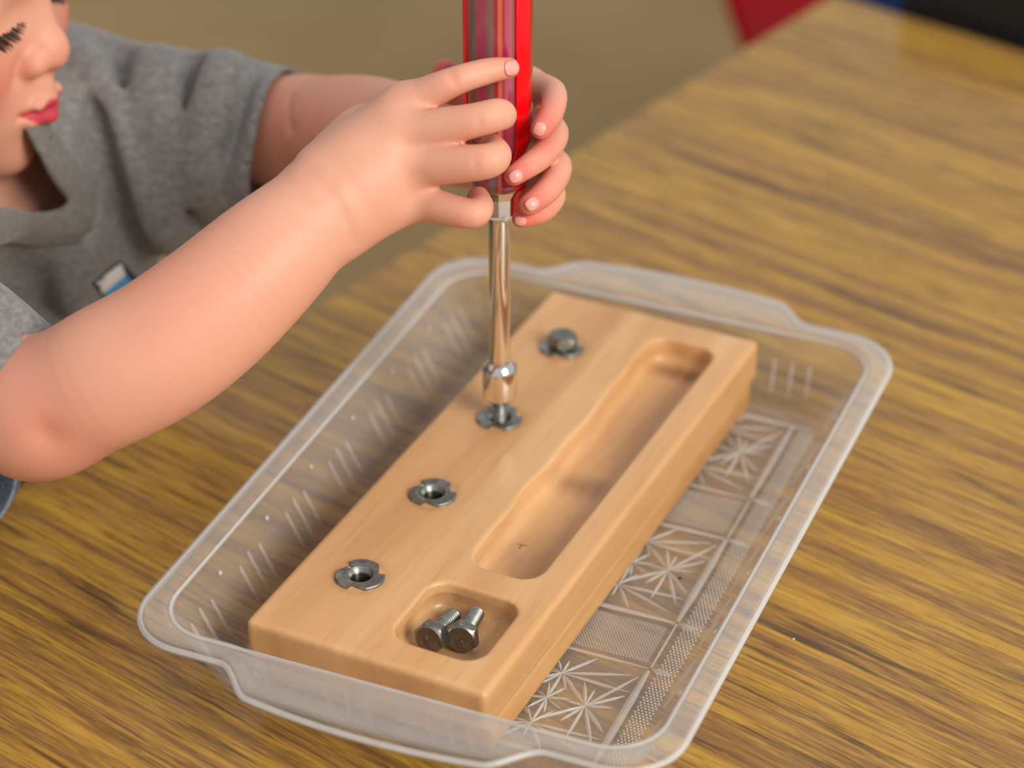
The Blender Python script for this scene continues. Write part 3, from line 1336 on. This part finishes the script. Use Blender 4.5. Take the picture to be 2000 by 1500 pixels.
# knuckle skin folds, dimples, wrist crease, elbow fold
skinf = B


def surf(px, py, d0=.86, d1=1.15):
    return march(B, px, py, d0, d1, .0015)


def px_groove(pts, wd, amp):
    q = [surf(*p) for p in pts]
    for a, b in zip(q[:-1], q[1:]):
        if a is not None and b is not None:
            G.append((a, b, wd, amp))


G = []
px_groove([(872, 138), (878, 152), (884, 166)], .0010, .0006)
px_groove([(882, 137), (888, 152), (893, 165)], .0010, .0005)
px_groove([(948, 124), (953, 138), (955, 150)], .0009, .0004)
px_groove([(604, 338), (640, 372), (668, 420), (688, 468)], .0032, .0005)
px_groove([(655, 385), (680, 440), (694, 476)], .0016, .0003)
px_groove([(932, 222), (936, 240), (934, 258)], .0010, .0003)
px_groove([(924, 300), (928, 318), (926, 336)], .0010, .0003)
for p in ((805, 342), (812, 396), (796, 282)):
    q = surf(*p)
    G.append((q, None, .0045, .0007))
q = surf(90, 852)
G.append((q, None, .006, .0016))
# left arm ------------------------------------------------------------------
LE = at(592, 262, 1.088)
B.tube([SHL, (SHL+LE)/2, LE], [.022, .0225, .0222], .010)
B.tube([LE, at(650, 258, 1.068), at(720, 258, 1.045), at(800, 262, 1.02), at(850, 262, 1.008)], [.0222, .0235, .0228, .0190, .0160], .012)
LM = [(1030, 170, .986), (1036, 232, .990), (1040, 305, .990), (1042, 372, .986)]
LW = [(860, 225, 1.004), (862, 250, 1.006), (866, 275, 1.006), (872, 300, 1.004)]
for m_, w_ in zip(LM, LW):
    B.cap(at(*w_), at(*m_), .0105, .0070, .010)
LF = [
    [((1030, 170, .986), 7.0), ((1080, 180, .966), 5.0), ((1076, 222, .949), 4.7), ((1056, 252, .9405), 3.9)],
    [((1036, 232, .990), 7.0), ((1084, 258, .966), 5.2), ((1060, 302, .946), 5.0), ((1004, 343, .9315), 3.8)],
    [((1040, 305, .990), 7.0), ((1090, 322, .966), 5.2), ((1073, 366, .948), 5.0), ((1034, 400, .9385), 4.2)],
    [((1042, 372, .986), 6.4), ((1082, 380, .966), 4.6), ((1060, 412, .953), 4.3), ((1018, 426, .9455), 3.6)]]
for f_ in LF:
    finger(f_)
finger([((930, 285, .990), 9), ((886, 205, .980), 6.5), ((872, 150, .972), 5.2), ((868, 137, .968), 4.4)])
px_groove([(566, 190), (567, 250), (570, 315)], .0028, .0006)
for g_ in G:
    B.mods.append(g_)
lo = np.array([-.345, -.055, -.10])
hi = np.array([.075, .260, .300])
me, V = sdf_mesh('person', B, lo, hi, .0012)
base = np.array(lin((225, 165, 137)))
pink = np.array(lin((228, 128, 108)))
red = np.array(lin((222, 96, 88)))
lip = np.array(lin((196, 44, 70)))
C = np.tile(base, (len(V), 1))


def blend(c, wgt):
    global C
    wgt = np.clip(wgt, 0, 1)[:, None]
    C = C*(1-wgt)+c*wgt


def gs(c, s):
    return np.exp(-((V-np.array(c))**2).sum(1)/s**2)


for p, s, a in ((at(100, 830, .905), .022, .45), (at(60, 700, .92), .02, .3), (at(330, 560, .9), .03, .25), (at(620, 230, 1.05), .04, .25)):
    blend(pink, gs(p, s)*a)
for f_ in RF:
    for i, a in ((1, .35), (3, .5)):
        blend(pink, gs(at(*f_[i][0]), .007)*a)
for f_ in LF:
    blend(red, gs(at(*f_[3][0]), .0085)*.85)
    blend(pink, gs(at(*f_[2][0]), .008)*.4)
blend(red, gs(at(868, 135, .965), .012)*.9)
for s in (1, -1):
    blend(pink, gs(hp(s*36, 68, -8), .016)*.9)
    blend(pink, gs(hp(s*10, 82, -2), .008)*.35)
blend(pink, gs(hp(0, 94, 0), .008)*.4)
blend(pink, gs(hp(0, 76, -50), .012)*.35)
# lips
L_ = ((V-HO)@HM)/HS
lx, ly, lz = L_.T
top = -22.5+3.2*np.clip(1-((np.abs(lx)-6)/6)**2, -2, 1)*(np.abs(lx) < 13)-.19*np.maximum(np.abs(lx)-6, 0)
zt = np.interp(np.abs(lx), [0, 3.5, 7, 11, 15, 16], [-21.6, -21.0, -21.8, -23.6, -25.8, -26.3])
zb = np.interp(np.abs(lx), [0, 5, 9.5, 13, 15, 16], [-34.2, -33.6, -31.6, -28.8, -27, -26.3])
inl = np.minimum(zt-lz, lz-zb)
blend(lip, np.where((np.abs(lx) < 16.5) & (ly > 62) & (ly < 110), np.clip(inl/1.2+.5, 0, 1), 0))
set_vcol(me, C)
child = link('person', me, M_skin)
tag(child, 'person, a small child in a grey t-shirt gripping the nut driver with both hands', 'person')


# nails
def nail(px, py, axis_from, axis_to, ln=.0042, wd=.0036, tilt=None):
    p = surf(px, py)
    if p is None:
        return
    n_ = grad(B, p)
    d_ = at(*axis_to)-at(*axis_from)
    d_ = d_-n_*(d_@n_)
    d_ /= np.linalg.norm(d_)
    t_ = np.cross(n_, d_)
    V, Fc = [], []
    nu, nv = 9, 9
    for i in range(nu):
        for j in range(nv):
            u, v = -1+2*i/(nu-1), -1+2*j/(nv-1)
            # square to rounded outline
            uu, vv = u*math.sqrt(1-v*v*.42), v*math.sqrt(1-u*u*.42)
            q = p+d_*uu*ln+t_*vv*wd
            for _ in range(3):
                q = q-n_*(float(B(q[None])[0])-.00018)
            V.append(q)
    for i in range(nu-1):
        for j in range(nv-1):
            Fc.append((i*nv+j, (i+1)*nv+j, (i+1)*nv+j+1, i*nv+j+1))
    o = link('fingernail', mesh('fingernail', V, Fc), M_nail, child, True, label='pink fingernail')
    md = o.modifiers.new('t', 'SOLIDIFY')
    md.thickness = .0005
    md.offset = 0


nail(1000, 133, RF[0][2][0], RF[0][3][0], .0031, .0028)
nail(1053, 252, LF[0][2][0], LF[0][3][0], .0026, .0022)
nail(1008, 345, LF[1][2][0], LF[1][3][0], .0026, .0023)
nail(1040, 398, LF[2][2][0], LF[2][3][0], .0027, .0023)
nail(1016, 432, LF[3][2][0], LF[3][3][0], .0022, .0018)

# eyelashes and brow (right and left)
for s in (1, -1):
    parts = []
    for i in range(44):
        t = i/43
        x0 = 15.5+t*26
        a = np.array([s*x0, 69.5-4.5*t*t-1.0*(1-t)+.5, 17.2-1.2*math.sin(t*math.pi)])
        ln = 10.5+3.5*math.sin(t*math.pi)
        out = np.array([s*(-.25+.9*t+random.uniform(-.12, .12)), .75, -.50+random.uniform(-.12, .12)])
        pts = [hp(*(a+out*ln*q+np.array([0, 0, 2.2*q*q]))) for q in (0, .35, .7, 1)]
        parts.append(tube(pts, [.0005, .00045, .00035, .0001], 5))
    link('eyelashes', mesh('eyelashes', *merge(parts)), M_hair, child, True)
    parts = []
    for i in range(46):
        t = i/45
        a = np.array([s*(11+t*34), 72-9*t*t+random.uniform(-.4, .4), 28+5*math.sin(t*2.4)+random.uniform(-1.8, 1.8)])
        out = np.array([s*(.7+.3*t), -.1, .55-.8*t])
        pts = [hp(*(a+out*q)) for q in (0, 3.5, 7)]
        parts.append(tube(pts, [.0005, .00045, .0001], 5))
    link('eyebrow', mesh('eyebrow', *merge(parts)), M_hair, child, True)
# hair cap
H = Field()
H.ell(hp(0, -15, 52), np.array((73, 88, 72))*HS, HM, .006)
H.ell(hp(0, -40, 15), np.array((66, 60, 60))*HS, HM, .02)
for i in range(26):
    a = rng.uniform(-1.9, 1.9)
    H.cap(hp(math.sin(a)*20, -20, 124), hp(math.sin(a)*70, 10*math.cos(a)+ -20+math.cos(a)*50, 55), .006, .004, .006)


def hairf(P):
    q = ((P-HO)@HM)/HS
    cut = -(48+.25*np.abs(q[:, 0])*0-q[:, 2])*HS          # fringe line on the forehead
    front = np.where(q[:, 1] > 15, (50-q[:, 2])*HS, -1)
    return np.maximum(H(P), np.maximum(front, ((q[:, 1]-15)*.9-(q[:, 2]-20))*HS*.6-.02))


me, _ = sdf_mesh('hair', hairf, HO-.13, HO+.17, .003)
link('hair', me, M_hair, child, label='dark brown hair')

# t-shirt -------------------------------------------------------------------
T = Field()
T.cap(SHR+np.array([0, 0, .002]), SHL+np.array([.0, 0, .002]), .034, .034, .03)
T.cap((-.238, .085, .065), (-.270, .08, -.16), .062, .066, .03)
T.cap((-.214, .172, .062), (-.246, .165, -.16), .060, .064, .03)
HL = at(556, 262, 1.092)
T.tube([SHL, (SHL+HL)/2, HL, HL+(HL-SHL)*.12], [.034, .032, .0285, .0280], .016)
T.cap(at(330, 395, 1.105), at(500, 372, 1.088), .0200, .0190, .022)
HR = at(8, 752, .934)
HR0 = at(-103, 665, .929)
HR2 = HR+(HR-HR0)*.2
T.tube([SHR, HR0, HR, HR2], [.032, .0285, .0276, .0276], .014)
NKP = []
for q in ((160, 402), (120, 412), (60, 414), (-10, 405), (-80, 380), (-140, 330), (-160, 270), (-130, 215), (-70, 190), (0, 205), (50, 245), (78, 295), (102, 345), (130, 380)):
    h = march(T, *q, .95, 1.25, .002)
    NKP.append(at(*q, 1.07) if h is None else h)
nkc = np.mean(NKP, 0)
u_, s_, vt_ = np.linalg.svd(np.array(NKP)-nkc)
nkn = vt_[2]*np.sign(vt_[2][2])
nkx = vt_[0]
nky = np.cross(nkn, nkx)
NK2 = np.array([((p-nkc)@nkx, (p-nkc)@nky) for p in NKP])


def nk_sd(P):
    q = np.c_[(P-nkc)@nkx, (P-nkc)@nky]
    d = np.full(len(P), 9.)
    inside = np.zeros(len(P), bool)
    m = len(NK2)
    for i in range(m):
        a, b = NK2[i], NK2[(i+1) % m]
        e = b-a
        w_ = q-a
        t = np.clip((w_@e)/(e@e), 0, 1)
        d = np.minimum(d, ((w_-t[:, None]*e)**2).sum(1))
        c = (a[1] > q[:, 1]) != (b[1] > q[:, 1])
        with np.errstate(divide='ignore', invalid='ignore'):
            xx = (b[0]-a[0])*(q[:, 1]-a[1])/(b[1]-a[1])+a[0]
        inside ^= c & (q[:, 0] < xx)
    return np.where(inside, -1, 1)*np.sqrt(d)


def tgroove(pts, wd, amp, d0=.9, d1=1.25):
    pp = np.array(pts, float)
    tt = np.linspace(0, len(pp)-1, 4*len(pp))
    pts = np.c_[np.interp(tt, range(len(pp)), pp[:, 0]), np.interp(tt, range(len(pp)), pp[:, 1])]
    q = [march(T, *p, d0, d1, .004) for p in pts]
    for a, b in zip(q[:-1], q[1:]):
        if a is not None and b is not None and np.linalg.norm(a-b) < .03:
            TG.append((a, b, wd, amp))


TG = []
tgroove([(180, 200), (215, 330), (262, 430), (305, 540)], .0055, .0085)
tgroove([(185, 120), (235, 260), (290, 380), (330, 470)], .011, -.0050)
tgroove([(165, 270), (200, 350), (240, 430)], .0045, .0045)

tgroove([(225, 90), (245, 190), (285, 300)], .007, .0050)
tgroove([(300, 110), (300, 200), (340, 300), (345, 420)], .010, -.0045)
tgroove([(392, 130), (380, 210), (366, 320), (370, 430)], .0060, .0070)
tgroove([(430, 125), (410, 240), (395, 380)], .011, -.0065)
tgroove([(480, 160), (455, 260), (440, 360)], .008, .0035)
tgroove([(515, 170), (490, 300), (470, 370)], .008, -.0030)
tgroove([(170, 430), (150, 520), (120, 600)], .008, -.0045)
tgroove([(0, 500), (60, 560), (110, 640)], .008, .0040)
tgroove([(0, 600), (45, 630), (75, 660)], .004, .0022, .88, 1.1)
T.mods += TG
axL = (HL-SHL)/np.linalg.norm(HL-SHL)
axR = (HR-HR0)/np.linalg.norm(HR-HR0)


def shirt(P, *a):
    d = T(P, *a) if a else T(P)
    selL = np.linalg.norm(P-HL, axis=1) < .062
    d = np.where(selL, np.maximum(d, (P-HL)@axL), d)
    selR = np.linalg.norm(P-HR, axis=1) < .060
    d = np.where(selR, np.maximum(d, (P-HR)@axR), d)
    dz = np.abs((P-nkc)@nkn-.028)-.040
    m = (dz < .012) & (np.linalg.norm(P-nkc, axis=1) < .11)
    if m.any():
        e = np.maximum(nk_sd(P[m]), dz[m])
        d[m] = np.maximum(d[m], -e)
    return d


shirt.prep = T.prep
me, V = sdf_mesh('t_shirt', shirt, (-.350, -.03, -.12), (-.06, .27, .155), .002)
tv = T(V)
bm = bmesh.new()
bm.from_mesh(me)
bm.verts.ensure_lookup_table()
bmesh.ops.delete(bm, geom=[bm.verts[i] for i in np.nonzero(tv < -.0011)[0]], context='VERTS')
for v in {v for e in bm.edges if e.is_boundary for v in e.verts}:
    q = np.array(v.co)
    for hc, ax in ((HL, axL), (HR, axR)):
        if np.linalg.norm(q-hc) < .055:
            for _ in range(4):
                q = q-ax*((q-hc)@ax)
                q = q-grad(T, q, .002)*float(T(q[None])[0])*.9
    v.co = q
bm.to_mesh(me)
bd = [e for e in bm.edges if e.is_boundary]
RIM = np.array(sorted({tuple(v.co) for e in bd for v in e.verts}))
bm.free()
tshirt = link('t_shirt', me, M_shirt, child, label='heather grey short-sleeved t-shirt')
md = tshirt.modifiers.new('cloth', 'SOLIDIFY')
md.thickness = .0016
md.offset = -1
# neck band, sewn along the edge of the opening
m = (np.abs(nk_sd(RIM)) < .006) & (np.linalg.norm(RIM-nkc, axis=1) < .1)
RB = RIM[m]
ang = np.arctan2((RB-nkc)@nky, (RB-nkc)@nkx)
NB = 120
R_ = []
for i in range(NB):
    a = -math.pi+2*math.pi*i/NB
    dd = np.abs((ang-a+math.pi) % (2*math.pi)-math.pi)
    wt = np.exp(-(dd/.10)**2)+1e-9
    R_.append((RB*wt[:, None]).sum(0)/wt.sum())
V, Fc = [], []
for i, p in enumerate(R_):
    t_ = R_[(i+1) % NB]-R_[i-1]
    t_ /= np.linalg.norm(t_)
    n_ = grad(T, p, .004)
    o_ = np.cross(t_, n_)
    o_ /= np.linalg.norm(o_)
    if o_@(p-nkc) < 0:
        o_ = -o_
    for a, b in ((-.0015, -.0006), (-.0018, .0010), (-.0006, .0022), (.0060, .0026), (.0125, .0024), (.0138, .0012), (.0140, -.0008), (.0060, -.0012)):
        q = p+o_*a
        for _ in range(2):
            g_ = float(T(q[None])[0])
            if a > .001:
                q = q-n_*g_*.8
        V.append(q+n_*b)
for i in range(NB):
    for k in range(8):
        Fc.append((i*8+k, i*8+(k+1) % 8, ((i+1) % NB)*8+(k+1) % 8, ((i+1) % NB)*8+k))
link('neck_band', fix(mesh('neck_band', V, Fc)), M_rib_knit, tshirt, True)


# chest print
def tpatch(name, quad, mat, off):
    q = np.array(quad, float)
    V, Fc = [], []
    n_ = 8
    for i in range(n_+1):
        for j in range(n_+1):
            u, v = i/n_, j/n_
            p = (q[0]*(1-u)*(1-v)+q[1]*u*(1-v)+q[2]*u*v+q[3]*(1-u)*v)
            h = march(T, p[0], p[1], .9, 1.25, .002)
            if h is None:
                h = at(p[0], p[1], 1.08)
            V.append(h-ray(*p)*off)
    for i in range(n_):
        for j in range(n_):
            Fc.append((i*(n_+1)+j, (i+1)*(n_+1)+j, (i+1)*(n_+1)+j+1, i*(n_+1)+j+1))
    o = link(name, mesh(name, V, Fc), mat, tshirt, True)
    md = o.modifiers.new('t', 'SOLIDIFY')
    md.thickness = .0004
    return o


tpatch('print_border', [(180, 553), (236, 510), (282, 560), (226, 606)], M_black, .0010)
tpatch('print_white', [(187, 551), (236, 515), (245, 536), (200, 574)], M_white, .0016)
tpatch('print_blue', [(200, 574), (245, 536), (268, 560), (224, 598)], M_blue, .0016)

# denim leg at the lower left corner
D_ = Field()
kn = at(-100, 905, .995)
D_.cap((-.268, .10, -.15), (-.268, .17, -.15), .072, .072, .03)
D_.cap((-.262, .085, -.15), kn+np.array([-.03, .01, -.012]), .060, .036, .03)
D_.cap(kn+np.array([-.03, .01, -.012]), kn, .036, .0285, .02)
me, _ = sdf_mesh('jeans', D_, (-.36, -.03, -.24), (-.07, .26, .10), .003)
jeans = link('jeans', me, M_denim, child, label='dark blue denim')
pts = []
for q in ((-20, 1022), (5, 1008), (20, 985), (30, 962), (35, 940), (36, 920)):
    h = march(D_, q[0]-6, q[1], .9, 1.2, .001)
    if h is not None:
        pts.append(h)
if len(pts) > 2:
    link('seam', mesh('seam', *tube(pts, .0011, 8)), M_seam, jeans, True, label='faded pale blue seam')
